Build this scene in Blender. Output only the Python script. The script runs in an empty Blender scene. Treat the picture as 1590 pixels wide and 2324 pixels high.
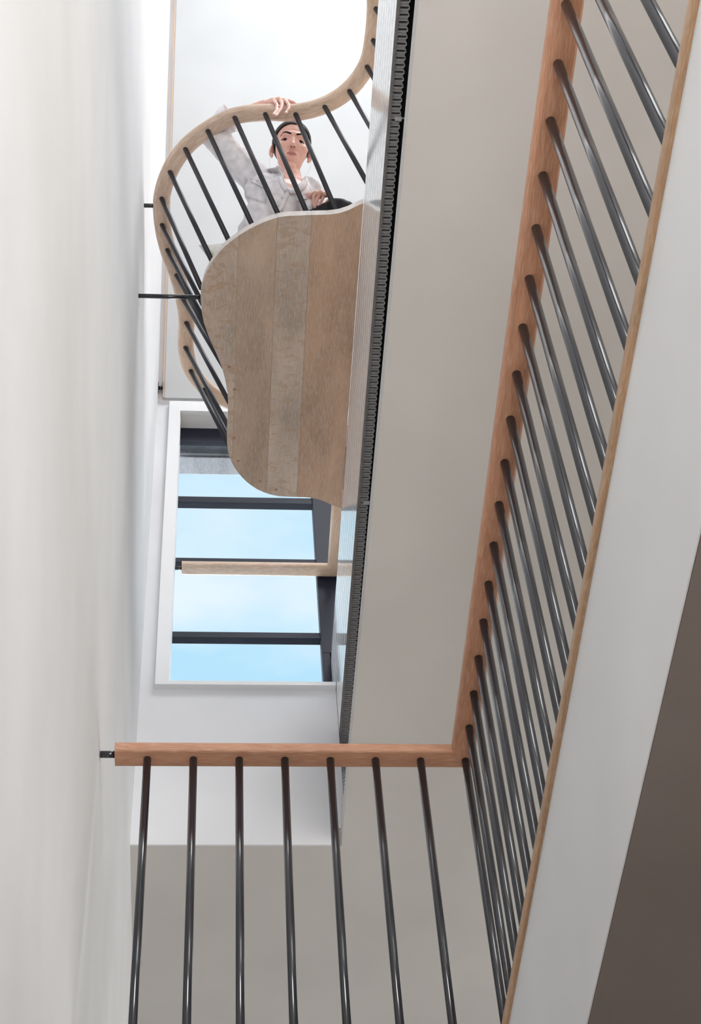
import bpy, bmesh, math, random
from mathutils import Vector, Matrix, Euler

random.seed(7)
sc = bpy.context.scene
COL = sc.collection
PI = math.pi

# ------------------------------------------------------------------ camera
IW, IH, FPX = 1590.0, 2324.0, 3915.4
CAM_ROT = Euler((2.49563797, 0.05459092, -0.06117465), 'XYZ')
cam_d = bpy.data.cameras.new('camera')
cam = bpy.data.objects.new('camera', cam_d)
COL.objects.link(cam)
cam.location = (0, 0, 0)
cam.rotation_euler = CAM_ROT
cam_d.sensor_fit = 'HORIZONTAL'
cam_d.sensor_width = 36.0
cam_d.lens = FPX / IW * 36.0
cam_d.clip_start = 0.05
cam_d.clip_end = 300
sc.camera = cam

# ------------------------------------------------------------------ world: pale blue sky with soft clouds
world = bpy.data.worlds.new('sky')
sc.world = world
world.use_nodes = True
nt = world.node_tree
nt.nodes.clear()
w_out = nt.nodes.new('ShaderNodeOutputWorld')
w_bg = nt.nodes.new('ShaderNodeBackground')
w_tc = nt.nodes.new('ShaderNodeTexCoord')
w_map = nt.nodes.new('ShaderNodeMapping')
w_map.inputs['Scale'].default_value = (1.6, 3.2, 3.2)
w_map.inputs['Location'].default_value = (1.75, 0.4, 0.2)
w_noise = nt.nodes.new('ShaderNodeTexNoise')
w_noise.inputs['Scale'].default_value = 2.6
w_noise.inputs['Detail'].default_value = 5
w_noise.inputs['Roughness'].default_value = 0.5
w_ramp = nt.nodes.new('ShaderNodeValToRGB')
w_ramp.color_ramp.elements[0].position = 0.45
w_ramp.color_ramp.elements[0].color = (0.50, 0.79, 0.97, 1)
w_ramp.color_ramp.elements[1].position = 0.66
w_ramp.color_ramp.elements[1].color = (0.90, 0.96, 1.0, 1)
nt.links.new(w_tc.outputs['Generated'], w_map.inputs['Vector'])
nt.links.new(w_map.outputs['Vector'], w_noise.inputs['Vector'])
nt.links.new(w_noise.outputs['Fac'], w_ramp.inputs['Fac'])
nt.links.new(w_ramp.outputs['Color'], w_bg.inputs['Color'])
nt.links.new(w_bg.outputs['Background'], w_out.inputs['Surface'])
w_bg.inputs['Strength'].default_value = 0.80

XR_ = 3.2             # inner face of the right wall
# ------------------------------------------------------------------ daylight from the front window, and added fill at unseen openings
def area(name, loc, target, sx, sy, power, color=(1, 1, 1)):
    l = bpy.data.lights.new(name, 'AREA')
    l.shape = 'RECTANGLE'
    l.size, l.size_y = sx, sy
    l.energy = power
    l.color = color
    o = bpy.data.objects.new(name, l)
    o.location = loc
    o.rotation_euler = (Vector(target) - Vector(loc)).to_track_quat('-Z', 'Y').to_euler()
    COL.objects.link(o)
    return o

area('roof_fill_light', (1.75, 1.3, 10.68), (0.9, 1.9, 5), 2.2, 2.3, 150, (0.97, 0.985, 1.0))  # added fill from above, set in an unseen roof opening
area('front_window_daylight', (0.2, 7.8, 6.3), (0.15, 3.6, 6.3), 1.7, 1.9, 110, (0.95, 0.98, 1.0))
area('landing_fill_light', (1.9, -2.75, 3.3), (1.3, 3.0, 3.9), 2.2, 1.7, 84, (1.0, 0.99, 0.965))  # added fill from behind the camera at landing level
area('hall_fill_light', (0.55, -2.75, 0.6), (0.4, 3.0, 1.6), 1.5, 1.7, 128, (1.0, 0.99, 0.97))  # added fill from low behind the camera, lifts the undersides
area('side_fill_light', (XR_ + .25, 5.4, 3.3), (0.0, 5.2, 3.4), 2.2, 1.6, 17, (1.0, 0.96, 0.92))  # added to brighten the front ceiling and lower left wall

sc.view_settings.view_transform = 'Standard'
sc.view_settings.look = 'None'
sc.view_settings.exposure = 0.35
sc.view_settings.gamma = 1.0
sc.view_settings.use_curve_mapping = False
sc.cycles.use_adaptive_sampling = True
sc.cycles.adaptive_threshold = 0.05
sc.cycles.max_bounces = 8
sc.cycles.use_light_tree = False
world.cycles.sampling_method = 'MANUAL'
world.cycles.sample_map_resolution = 256
sc.cycles.caustics_reflective = False
sc.cycles.caustics_refractive = False

# ------------------------------------------------------------------ measuring helpers: where a sight line meets a known plane
CR = CAM_ROT.to_matrix()
def sight(px, py):
    return CR @ Vector((px - IW / 2, IH / 2 - py, -FPX)).normalized()
def onx(px, py, x):
    d = sight(px, py); return d * (x / d.x)
def ony(px, py, y):
    d = sight(px, py); return d * (y / d.y)
def onz(px, py, z):
    d = sight(px, py); return d * (z / d.z)

# ------------------------------------------------------------------ materials
def lin(c):
    return tuple(((v / 12.92) if v <= 0.04045 else ((v + 0.055) / 1.055) ** 2.4) for v in c) + (1.0,)
def new_mat(name):
    m = bpy.data.materials.new(name); m.use_nodes = True
    n = m.node_tree
    b = n.nodes['Principled BSDF']
    return m, n, b
def plaster(name, col, rough=0.8, bump=0.02, var=0.015, spec=0.3):
    m, n, b = new_mat(name)
    tc = n.nodes.new('ShaderNodeTexCoord')
    no = n.nodes.new('ShaderNodeTexNoise'); no.inputs['Scale'].default_value = 2.2; no.inputs['Detail'].default_value = 2
    n.links.new(tc.outputs['Object'], no.inputs['Vector'])
    cr = n.nodes.new('ShaderNodeValToRGB')
    c = lin(col)
    lo = lin(tuple(max(0, v - var) for v in col)); hi = lin(tuple(min(1, v + var) for v in col))
    cr.color_ramp.elements[0].position = 0.3; cr.color_ramp.elements[0].color = lo
    cr.color_ramp.elements[1].position = 0.7; cr.color_ramp.elements[1].color = hi
    n.links.new(no.outputs['Fac'], cr.inputs['Fac'])
    n.links.new(cr.outputs['Color'], b.inputs['Base Color'])
    if bump > 0.1:
        fine = n.nodes.new('ShaderNodeTexNoise'); fine.inputs['Scale'].default_value = 160; fine.inputs['Detail'].default_value = 3
        n.links.new(tc.outputs['Object'], fine.inputs['Vector'])
        bp = n.nodes.new('ShaderNodeBump'); bp.inputs['Strength'].default_value = bump; bp.inputs['Distance'].default_value = 0.002
        n.links.new(fine.outputs['Fac'], bp.inputs['Height'])
        n.links.new(bp.outputs['Normal'], b.inputs['Normal'])
    b.inputs['Roughness'].default_value = rough
    b.inputs['Specular IOR Level'].default_value = spec
    return m
def plain(name, col, rough=0.5, metal=0.0, spec=0.5, coat=0.0, sub=0.0):
    m, n, b = new_mat(name)
    tc = n.nodes.new('ShaderNodeTexCoord')
    no = n.nodes.new('ShaderNodeTexNoise'); no.inputs['Scale'].default_value = 35; no.inputs['Detail'].default_value = 1
    n.links.new(tc.outputs['Object'], no.inputs['Vector'])
    cr = n.nodes.new('ShaderNodeValToRGB')
    cr.color_ramp.elements[0].position = 0.25; cr.color_ramp.elements[0].color = lin(tuple(v * 0.94 for v in col))
    cr.color_ramp.elements[1].position = 0.75; cr.color_ramp.elements[1].color = lin(tuple(min(1, v * 1.05) for v in col))
    n.links.new(no.outputs['Fac'], cr.inputs['Fac'])
    n.links.new(cr.outputs['Color'], b.inputs['Base Color'])
    b.inputs['Roughness'].default_value = rough
    b.inputs['Metallic'].default_value = metal
    b.inputs['Specular IOR Level'].default_value = spec
    b.inputs['Coat Weight'].default_value = coat
    if sub:
        b.inputs['Subsurface Weight'].default_value = sub
        b.inputs['Subsurface Radius'].default_value = (0.02, 0.008, 0.005)
        b.inputs['Subsurface Scale'].default_value = 0.4
    return m
def oak(name, base, lime, along='UV', lime_amt=0.5, fine=(1.2, 60), rough=0.45, fleck=0.0, seed=0.0):
    """limed oak: fine pores along the grain, pale lime in them, optional silver-ray flecks across the grain"""
    m, n, b = new_mat(name)
    tc = n.nodes.new('ShaderNodeTexCoord')
    mp = n.nodes.new('ShaderNodeMapping')
    mp.inputs['Location'].default_value = (seed, seed * 1.7, seed * 0.6)
    n.links.new(tc.outputs['UV' if along == 'UV' else 'Object'], mp.inputs['Vector'])
    def noise(sx, sy, sz, det=4, dist=0.0, ro=0.55):
        k = n.nodes.new('ShaderNodeMapping'); k.inputs['Scale'].default_value = (sx, sy, sz)
        n.links.new(mp.outputs['Vector'], k.inputs['Vector'])
        o = n.nodes.new('ShaderNodeTexNoise'); o.inputs['Scale'].default_value = 1.0
        o.inputs['Detail'].default_value = det; o.inputs['Distortion'].default_value = dist
        o.inputs['Roughness'].default_value = ro
        n.links.new(k.outputs['Vector'], o.inputs['Vector'])
        return o.outputs['Fac']
    def ramp(fac, p0, p1, c0, c1):
        r = n.nodes.new('ShaderNodeValToRGB')
        r.color_ramp.elements[0].position = p0; r.color_ramp.elements[0].color = c0
        r.color_ramp.elements[1].position = p1; r.color_ramp.elements[1].color = c1
        n.links.new(fac, r.inputs['Fac'])
        return r.outputs['Color']
    def mix(f, a, c, mode='MIX'):
        x = n.nodes.new('ShaderNodeMix'); x.data_type = 'RGBA'; x.blend_type = mode
        if isinstance(f, float): x.inputs[0].default_value = f
        else: n.links.new(f, x.inputs[0])
        n.links.new(a, x.inputs[6])
        if isinstance(c, tuple): x.inputs[7].default_value = c
        else: n.links.new(c, x.inputs[7])
        return x.outputs[2]
    g, c = fine
    tone = ramp(noise(g * 2.0, c * 0.25, c * 0.25, 3, 0.4), 0.3, 0.72, lin(tuple(v * 0.88 for v in base)), lin(tuple(min(1, v * 1.07) for v in base)))
    pores = ramp(noise(g * 22, c * 8.5, c * 8.5, 4, 0.2), 0.45, 0.66, (0, 0, 0, 1), (1, 1, 1, 1))
    pw = n.nodes.new('ShaderNodeMath'); pw.operation = 'MULTIPLY'; pw.inputs[1].default_value = lime_amt
    n.links.new(pores, pw.inputs[0])
    colr = mix(pw.outputs[0], tone, lin(lime))
    if fleck > 0:
        fl = ramp(noise(g * 26, c * 0.75, c * 0.75, 1, 0.9), 0.56, 0.62, (0, 0, 0, 1), (1, 1, 1, 1))
        zone = ramp(noise(g * 0.6, c * 0.12, c * 0.12, 2), 0.33, 0.47, (0, 0, 0, 1), (1, 1, 1, 1))
        mm = n.nodes.new('ShaderNodeMath'); mm.operation = 'MULTIPLY'
        n.links.new(fl, mm.inputs[0]); n.links.new(zone, mm.inputs[1])
        m2 = n.nodes.new('ShaderNodeMath'); m2.operation = 'MULTIPLY'; m2.inputs[1].default_value = fleck
        n.links.new(mm.outputs[0], m2.inputs[0])
        colr = mix(m2.outputs[0], colr, lin(tuple(v * w for v, w in zip(base, (0.92, 0.84, 0.74)))))
    n.links.new(colr, b.inputs['Base Color'])
    bp = n.nodes.new('ShaderNodeBump'); bp.inputs['Strength'].default_value = 0.12; bp.inputs['Distance'].default_value = 0.001
    n.links.new(pores, bp.inputs['Height'])
    n.links.new(bp.outputs['Normal'], b.inputs['Normal'])
    b.inputs['Roughness'].default_value = rough
    b.inputs['Specular IOR Level'].default_value = 0.35
    return m

M = {}
M['wall'] = plaster('white_wall_paint', (0.95, 0.95, 0.955))
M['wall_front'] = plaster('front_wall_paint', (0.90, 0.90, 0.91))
M['ceiling'] = plaster('warm_ceiling_paint', (0.81, 0.795, 0.78))
M['fascia'] = plaster('fascia_paint', (0.84, 0.84, 0.84), rough=0.6)
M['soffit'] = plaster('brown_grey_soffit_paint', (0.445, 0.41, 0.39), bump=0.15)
M['floor'] = oak('floor_boards_oak', (0.80, 0.74, 0.67), (0.88, 0.85, 0.81), 'OBJ', 0.3, (3, 14))
M['rail'] = oak('handrail_oak', (0.735, 0.53, 0.42), (0.90, 0.77, 0.67), 'UV', 0.45, (1.0, 70))
M['rail_pale'] = oak('pale_handrail_oak', (0.85, 0.735, 0.64), (0.95, 0.91, 0.87), 'UV', 0.55, (1.6, 40), fleck=0.0, seed=3.1)
M['pale_edge'] = oak('pale_board_edge', (0.90, 0.87, 0.85), (0.97, 0.96, 0.95), 'OBJ', 0.6, (8, 30), rough=0.6)  # paler oak on the side faces of the platform boards
M['nosing'] = oak('nosing_oak', (0.66, 0.52, 0.40), (0.80, 0.72, 0.62), 'UV', 0.4, (2.0, 60), seed=1.3)
M['steel'] = plain('blackened_steel', (0.13, 0.138, 0.165), rough=0.15, metal=0.0, spec=0.85)
M['steel_matt'] = plain('matt_blackened_steel', (0.20, 0.205, 0.23), rough=0.42, spec=0.35)
M['frame_dark'] = plain('dark_blue_frame', (0.10, 0.115, 0.18), rough=0.5, spec=0.3)
M['frame_white'] = plaster('white_gloss_frame', (0.93, 0.93, 0.935), rough=0.4, bump=0.0, var=0.004)
M['gloss_panel'] = plain('white_gloss_panel', (0.95, 0.95, 0.96), rough=0.08, spec=0.5)
M['panel_edge'] = plain('grey_panel_edge', (0.52, 0.50, 0.49), rough=0.6)
M['slat'] = plain('grey_plastic', (0.78, 0.77, 0.77), rough=0.5)
M['void'] = plain('void_shade_black', (0.05, 0.055, 0.07), rough=0.8)  # black stands in for shade in the gap under the upper floor
M['bolt'] = plain('zinc_bolt', (0.50, 0.60, 0.60), rough=0.35, metal=0.6)
M['timber_grey'] = oak('weathered_timber', (0.66, 0.65, 0.66), (0.80, 0.80, 0.82), 'OBJ', 0.4, (6, 6))
M['panel_white'] = plaster('white_panel_paint', (0.82, 0.825, 0.83), bump=0.01)
M['pillow'] = plain('cream_linen', (0.95, 0.94, 0.91), rough=0.9)
M['stitch'] = plain('ochre_stitching', (0.80, 0.62, 0.40), rough=0.9)
def glass_mat():
    m, n, b = new_mat('window_glass')
    n.nodes.remove(b)
    out = n.nodes['Material Output']
    tr = n.nodes.new('ShaderNodeBsdfTransparent'); tr.inputs['Color'].default_value = (0.97, 0.99, 1.0, 1)
    gl = n.nodes.new('ShaderNodeBsdfGlossy'); gl.inputs['Roughness'].default_value = 0.02
    fr = n.nodes.new('ShaderNodeFresnel'); fr.inputs['IOR'].default_value = 1.02
    mx = n.nodes.new('ShaderNodeMixShader')
    n.links.new(fr.outputs[0], mx.inputs[0]); n.links.new(tr.outputs[0], mx.inputs[1]); n.links.new(gl.outputs[0], mx.inputs[2])
    n.links.new(mx.outputs[0], out.inputs['Surface'])
    return m
M['glass'] = glass_mat()

# ------------------------------------------------------------------ object helpers
def link(name, mesh, mat=None, parent=None):
    o = bpy.data.objects.new(name, mesh)
    COL.objects.link(o)
    if mat is not None and len(mesh.materials) == 0:
        mesh.materials.append(mat)
    if parent is not None:
        o.parent = parent
    return o
def empty(name, loc=(0, 0, 0)):
    o = bpy.data.objects.new(name, None)
    o.empty_display_size = 0.1
    COL.objects.link(o)
    o.location = loc
    return o
def tag(o, label=None, cat=None, group=None, kind=None):
    if label: o['label'] = label
    if cat: o['category'] = cat
    if group: o['group'] = group
    if kind: o['kind'] = kind
    return o
def struct(o, label=None):
    o['kind'] = 'structure'
    if label: o['label'] = label
    return o
def mesh_from(name, verts, faces, smooth=False):
    me = bpy.data.meshes.new(name)
    me.from_pydata([tuple(v) for v in verts], [], faces)
    me.update()
    if smooth:
        for p in me.polygons: p.use_smooth = True
    return me
def box_data(lo, hi):
    x0, y0, z0 = lo; x1, y1, z1 = hi
    v = [(x0,y0,z0),(x1,y0,z0),(x1,y1,z0),(x0,y1,z0),(x0,y0,z1),(x1,y0,z1),(x1,y1,z1),(x0,y1,z1)]
    f = [(0,3,2,1),(4,5,6,7),(0,1,5,4),(1,2,6,5),(2,3,7,6),(3,0,4,7)]
    return v, f
def boxes(name, lst, mat, parent=None, bevel=0.0):
    V, F = [], []
    for lo, hi in lst:
        v, f = box_data(lo, hi)
        k = len(V); V += v; F += [tuple(i + k for i in q) for q in f]
    me = mesh_from(name, V, F)
    if bevel:
        bm = bmesh.new(); bm.from_mesh(me)
        bmesh.ops.bevel(bm, geom=bm.edges[:], offset=bevel, segments=2, profile=0.6, affect='EDGES')
        bm.to_mesh(me); bm.free()
    return link(name, me, mat, parent)
def prism(name, poly, z0, z1, mat, parent=None):
    """vertical prism over a plan outline (list of (x, y), counter-clockwise)"""
    bm = bmesh.new()
    lo = [bm.verts.new((x, y, z0)) for x, y in poly]
    hi = [bm.verts.new((x, y, z1)) for x, y in poly]
    n = len(poly)
    for i in range(n):
        j = (i + 1) % n
        bm.faces.new((lo[i], lo[j], hi[j], hi[i]))
    bm.faces.new(lo[::-1]); bm.faces.new(hi)
    bm.normal_update()
    bmesh.ops.triangulate(bm, faces=[f for f in bm.faces if len(f.verts) > 4])
    bmesh.ops.recalc_face_normals(bm, faces=bm.faces[:])
    me = bpy.data.meshes.new(name); bm.to_mesh(me); bm.free()
    return link(name, me, mat, parent)
def round_rect(w, h, r, seg=4):
    """cross-section, bottom at 0, centred on 0 across; list of (across, up)"""
    pts = []
    for cx, cy, a0 in ((w/2-r, r, -90), (w/2-r, h-r, 0), (-w/2+r, h-r, 90), (-w/2+r, r, 180)):
        for k in range(seg + 1):
            a = math.radians(a0 + 90 * k / seg)
            pts.append((cx + r * math.cos(a), cy + r * math.sin(a)))
    return pts
def sweep(name, path, prof, mat, parent=None, smooth=True, sharp=35):
    """profile swept along a level path; corners are mitred; UV runs along the grain in metres"""
    n = len(path); V = []; UVL = []
    L = 0.0
    per = [0.0]
    m = len(prof)
    for i in range(m):
        a, b2 = prof[i], prof[(i + 1) % m]
        per.append(per[-1] + math.hypot(a[0]-b2[0], a[1]-b2[1]))
    for i, p in enumerate(path):
        d0 = (path[i] - path[i-1]).normalized() if i > 0 else None
        d1 = (path[i+1] - path[i]).normalized() if i < n - 1 else None
        if d0 is None: d0 = d1
        if d1 is None: d1 = d0
        s0 = Vector((d0.y, -d0.x, 0)).normalized(); s1 = Vector((d1.y, -d1.x, 0)).normalized()
        s = (s0 + s1).normalized(); s = s / max(0.3, s.dot(s0))
        if i > 0: L += (path[i] - path[i-1]).length
        for a, b2 in prof:
            V.append(p + s * a + Vector((0, 0, b2)))
        UVL.append(L)
    F = []; FU = []
    for i in range(n - 1):
        for j in range(m):
            k = (j + 1) % m
            F.append((i*m + j, (i+1)*m + j, (i+1)*m + k, i*m + k))
            FU.append(((UVL[i], per[j]), (UVL[i+1], per[j]), (UVL[i+1], per[j+1]), (UVL[i], per[j+1])))
    F.append(tuple(range(m))); FU.append([(0, prof[j][0]) for j in range(m)])
    F.append(tuple((n-1)*m + j for j in range(m))[::-1]); FU.append([(L, prof[m-1-j][0]) for j in range(m)])
    me = mesh_from(name, V, F)
    uv = me.uv_layers.new(name='UVMap')
    for p, fu in zip(me.polygons, FU):
        for li, u in zip(p.loop_indices, fu):
            uv.data[li].uv = u
    bm = bmesh.new(); bm.from_mesh(me)
    bmesh.ops.recalc_face_normals(bm, faces=bm.faces[:])
    bm.to_mesh(me); bm.free()
    if smooth:
        for p in me.polygons: p.use_smooth = len(p.vertices) == 4
        me.set_sharp_from_angle(angle=math.radians(sharp))
    return link(name, me, mat, parent)
def rod_mesh(name, length, r, seg=20):
    """rod from 0 up to length on its own Z axis"""
    V = []; F = []
    for k, (z, rr) in enumerate(((0, r), (length, r))):
        for i in range(seg):
            a = 2 * PI * i / seg
            V.append((rr * math.cos(a), rr * math.sin(a), z))
    for i in range(seg):
        j = (i + 1) % seg
        F.append((i, j, seg + j, seg + i))
    F.append(tuple(range(seg))[::-1]); F.append(tuple(range(seg, 2 * seg)))
    me = mesh_from(name, V, F)
    for p in me.polygons: p.use_smooth = len(p.vertices) == 4
    return me
def rod_between(name, a, b, r, mat, parent=None, seg=16):
    a, b = Vector(a), Vector(b)
    me = rod_mesh(name, (b - a).length, r, seg)
    o = link(name, me, mat, parent)
    o.location = a
    o.rotation_euler = (b - a).to_track_quat('Z', 'Y').to_euler()
    return o
def spline(pts, sub=8):
    out = []
    n = len(pts)
    for i in range(n - 1):
        p0 = pts[max(i-1, 0)]; p1 = pts[i]; p2 = pts[i+1]; p3 = pts[min(i+2, n-1)]
        for k in range(sub):
            t = k / sub
            out.append(0.5 * ((2*p1) + (p2-p0)*t + (2*p0-5*p1+4*p2-p3)*t*t + (3*p1-p0-3*p2+p3)*t**3))
    out.append(pts[-1].copy())
    return out

# ================================================================== the place (metres; the camera stands at the origin)
XL = -0.2825          # face of the left wall
YF = 4.890            # face of the front wall above the ceiling opening
ZC = 4.430            # underside of the ceiling round the stair opening
ZP = 5.621            # underside of the oak bench platform
ZR = 6.174            # underside of the upper handrail
Y1 = 3.262            # line of the landing rail
H1 = 3.257            # underside of the landing handrail
X1 = 0.680            # line of the side rail
XR, YB, YE, ZT, ZG = 3.2, -2.6, 6.9, 10.6, -1.45
ZLAND, ZSOF = 2.300, 1.800
XF = 0.652            # face of the landing fascia

# ------------------------------------------------------------------ shell
struct(boxes('floor', [((XL - .3, YB - .2, ZG - .15), (XR + .2, YE + .2, ZG))], M['floor']))
# left wall: before the landing rail it veers very slightly away
struct(prism('wall_left', [(XL - .35, YB - .2), (XL - .07, YB - .2), (XL, 3.30), (XL, YE + .2), (XL - .35, YE + .2)], ZG, ZT, M['wall']),
       'bright white plastered wall rising beside the stair opening')
struct(boxes('wall_right', [((XR, YB - .2, ZG), (XR + .2, 4.3, ZT)), ((XR, 6.5, ZG), (XR + .2, YE + .2, ZT)), ((XR, 4.3, ZG), (XR + .2, 6.5, 2.5)), ((XR, 4.3, 4.1), (XR + .2, 6.5, ZT))], M['wall']))  # unseen opening between the pieces is added for the side fill
# back wall; its two openings (hall and landing levels) are added for fill
def wall_with_holes(name, x0, x1, z0, z1, y0, y1, holes, mat, extra=()):
    xs = sorted(set([x0, x1] + [h[0] for h in holes] + [h[1] for h in holes]))
    zs = sorted(set([z0, z1] + [h[2] for h in holes] + [h[3] for h in holes]))
    lst = list(extra)
    for i in range(len(xs) - 1):
        for k in range(len(zs) - 1):
            cx, cz = (xs[i] + xs[i+1]) / 2, (zs[k] + zs[k+1]) / 2
            if any(h[0] < cx < h[1] and h[2] < cz < h[3] for h in holes): continue
            lst.append(((xs[i], y0, zs[k]), (xs[i+1], y1, zs[k+1])))
    return boxes(name, lst, mat)
struct(wall_with_holes('wall_back', XL - .3, XR + .2, ZG, ZT, YB - .2, YB,
                       [(0.8, 3.0, 2.45, 4.15), (-0.2, 1.3, -0.25, 1.45)], M['wall']))
struct(boxes('wall_far', [((XL - .3, YE, ZG), (XR + .2, YE + .2, ZC + .3))], M['wall']))

PX0, PX1 = 0.5285, 0.5375   # fluted panel at the upper floor edge
# front wall above the opening, with the window hole
WX0, WX1, WZ0, WZ1 = -0.166, PX0 - .001, 5.300, 7.41
struct(wall_with_holes('wall_front', XL, PX0 - .001, ZC + .085, 7.42, YF, YF + .20, [(WX0, WX1, WZ0, WZ1)], M['wall_front'], [((XL, YF, ZC), (.5015, YF + .009, ZC + .085)), ((.75, YF, ZP + .035), (XR, YF + .2, 7.42)), ((PX0 - .001, YF, 7.25), (.75, YF + .2, 7.42))]),
       'white wall under and around the upper window')

# ceiling with the stair opening: an L round the void
e0, e1 = onz(950, 0, ZC), onz(775, 1917, ZC)
k = (e1.x - e0.x) / (e1.y - e0.y)
xa, xb = e0.x + k * (YB - e0.y), e0.x + k * (YF - e0.y)
prism_poly = [(XL, YF + .01), (xb, YF + .01), (xa, YB), (XR, YB), (XR, YE), (XL, YE)]
struct(prism('ceiling', prism_poly, ZC, ZC + .085, M['ceiling']), 'warm grey ceiling around the stair opening')
# upper floor build-up behind the fluted panel, painted black for the gap's shade
PZ0, PZ1 = 5.03, ZP
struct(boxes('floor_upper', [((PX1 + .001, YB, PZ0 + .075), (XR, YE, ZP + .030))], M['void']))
struct(boxes('floor_upper_boards', [((PX1 + .001, YB, ZP + .0305), (XR, YF, ZP + .036))], M['floor']))
# sloped ceiling and flat roof with an unseen opening added for fill
sl0 = Vector((0, YF, 7.42)); sd = Vector((0, -math.cos(math.radians(62)), math.sin(math.radians(62))))
slen = (ZT - sl0.z) / sd.z
sl1 = sl0 + sd * slen
nrm = Vector((0, sd.z, -sd.y))
def slope_slab(name, x0, x1, s0, s1, d0, d1, mat, parent=None):
    V = []
    for x in (x0, x1):
        for s, d in ((s0, d0), (s1, d0), (s1, d1), (s0, d1)):
            p = sl0 + sd * s + nrm * d
            V.append((x, p.y, p.z))
    F = [(0,1,2,3),(7,6,5,4),(0,4,5,1),(1,5,6,2),(2,6,7,3),(3,7,4,0)]
    me = mesh_from(name, V, F)
    bm = bmesh.new(); bm.from_mesh(me); bmesh.ops.recalc_face_normals(bm, faces=bm.faces[:]); bm.to_mesh(me); bm.free()
    return link(name, me, mat, parent)
struct(slope_slab('ceiling_sloped', XL, XR, -0.02, slen + .05, 0.0, 0.15, M['wall']))
struct(boxes('roof', [((XL - .3, YB - .2, ZT), (0.6, sl1.y + .3, ZT + .15)), ((2.9, YB - .2, ZT), (XR + .2, sl1.y + .3, ZT + .15)),
                      ((0.6, YB - .2, ZT), (2.9, 0.1, ZT + .15)), ((0.6, 2.5, ZT), (2.9, sl1.y + .3, ZT + .15))], M['wall']))
# flat white board on the slope with its slim oak edge
pe = []
for px, py in ((376, 900), (390, 5)):
    d = sight(px, py)
    t = (sl0 + nrm * -0.02).dot(nrm) / d.dot(nrm)
    pe.append(d * t)
bx = (pe[0].x + pe[1].x) / 2
board = slope_slab('ceiling_board', bx + .009, XR - .01, 0.02, slen - .02, -0.022, -0.002, M['panel_white'])
struct(board, 'smooth white board lining the sloped ceiling')
slope_slab('board_edge', bx, bx + .008, 0.02, slen - .02, -0.024, -0.002, M['rail_pale'], board)
tie = empty('wall_tie', (XL, 0, 0))
d = sight(357, 880); t = (sl0 + nrm * -0.015).dot(nrm) / d.dot(nrm); tp = d * t
tie.location = (XL, tp.y, tp.z)
rod_between('rod', (0.002, 0, 0), (bx - XL - .002, 0, 0), .009, M['steel'], tie)
for xx in (0.0, bx - XL - .003):
    boxes('plate', [((xx, -.022, -.022), (xx + .003, .022, .022))], M['steel'], tie)
tag(tie, 'short black steel tie with end plates between left wall and white board', 'wall tie')

# ------------------------------------------------------------------ landing: slab, fascia, nosing
landing = empty('landing', (XF, 0, ZSOF)); struct(landing)
def L(o): o.location = -Vector(landing.location); return o
poly = [(XL, Y1 - .009), (XF + .003, Y1 - .009), (XF + .003, YB), (XR, YB), (XR, YE), (XL, YE)]
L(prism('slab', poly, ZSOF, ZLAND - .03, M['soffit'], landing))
fp = [(XL, Y1 - .012), (XF, Y1 - .012), (XF, YB), (XF + .0025, YB), (XF + .0025, Y1 - .0095), (XL, Y1 - .0095)]
L(prism('fascia', fp, ZSOF + .003, ZLAND - .030, M['fascia'], landing))
L(prism('floor_boards', [(XL, Y1), (XF + .012, Y1), (XF + .012, YB), (XR, YB), (XR, YE), (XL, YE)], ZLAND - .03, ZLAND - .012, M['floor'], landing))
path = [Vector((XL, Y1 - .002, 0)), Vector((XF + .012, Y1 - .002, 0)), Vector((XF + .012, YB, 0))]
nos = sweep('trim_1', [p + Vector((0, 0, ZLAND - .032)) for p in path], round_rect(.044, .026, .004, 3), M['nosing'])
struct(nos, 'thin oak nosing along the foot of the landing balusters')

# ------------------------------------------------------------------ landing balustrade
rail = empty('landing_railing', (X1, Y1, ZLAND))
def R_(o):
    o.location = Vector(o.location) - Vector(rail.location); return o
prof = round_rect(.066, .034, .011, 5)
xe = ony(260, 1720, Y1).x
rp = [Vector((xe, Y1 + .004, H1)), Vector((X1, Y1 + .004, H1)), Vector((X1 - .006, YB + 0.6, H1))]
R_(sweep('handrail', rp, prof, M['rail'], rail))
R_(rod_between('wall_stub', (XL + .001, Y1 + .004, H1 + .016), (xe + .01, Y1 + .004, H1 + .016), .0095, M['steel'], rail))
bar = rod_mesh('baluster', H1 - ZLAND + .018, .0105, 24)
bar.materials.append(M['steel'])
def baluster(x, y):
    o = link('baluster', bar, None, rail); o.location = Vector((x, y, ZLAND - .006)) - Vector(rail.location); return o
for i in range(8):
    baluster(X1 + .006 - .1205 * (7 - i), Y1 + .004)
for i in range(1, 26):
    baluster(X1 + .004 - i * .0006, Y1 + .004 - .1217 * i)
tag(rail, 'landing balustrade with oak handrail and close black steel balusters', 'railing')

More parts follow.
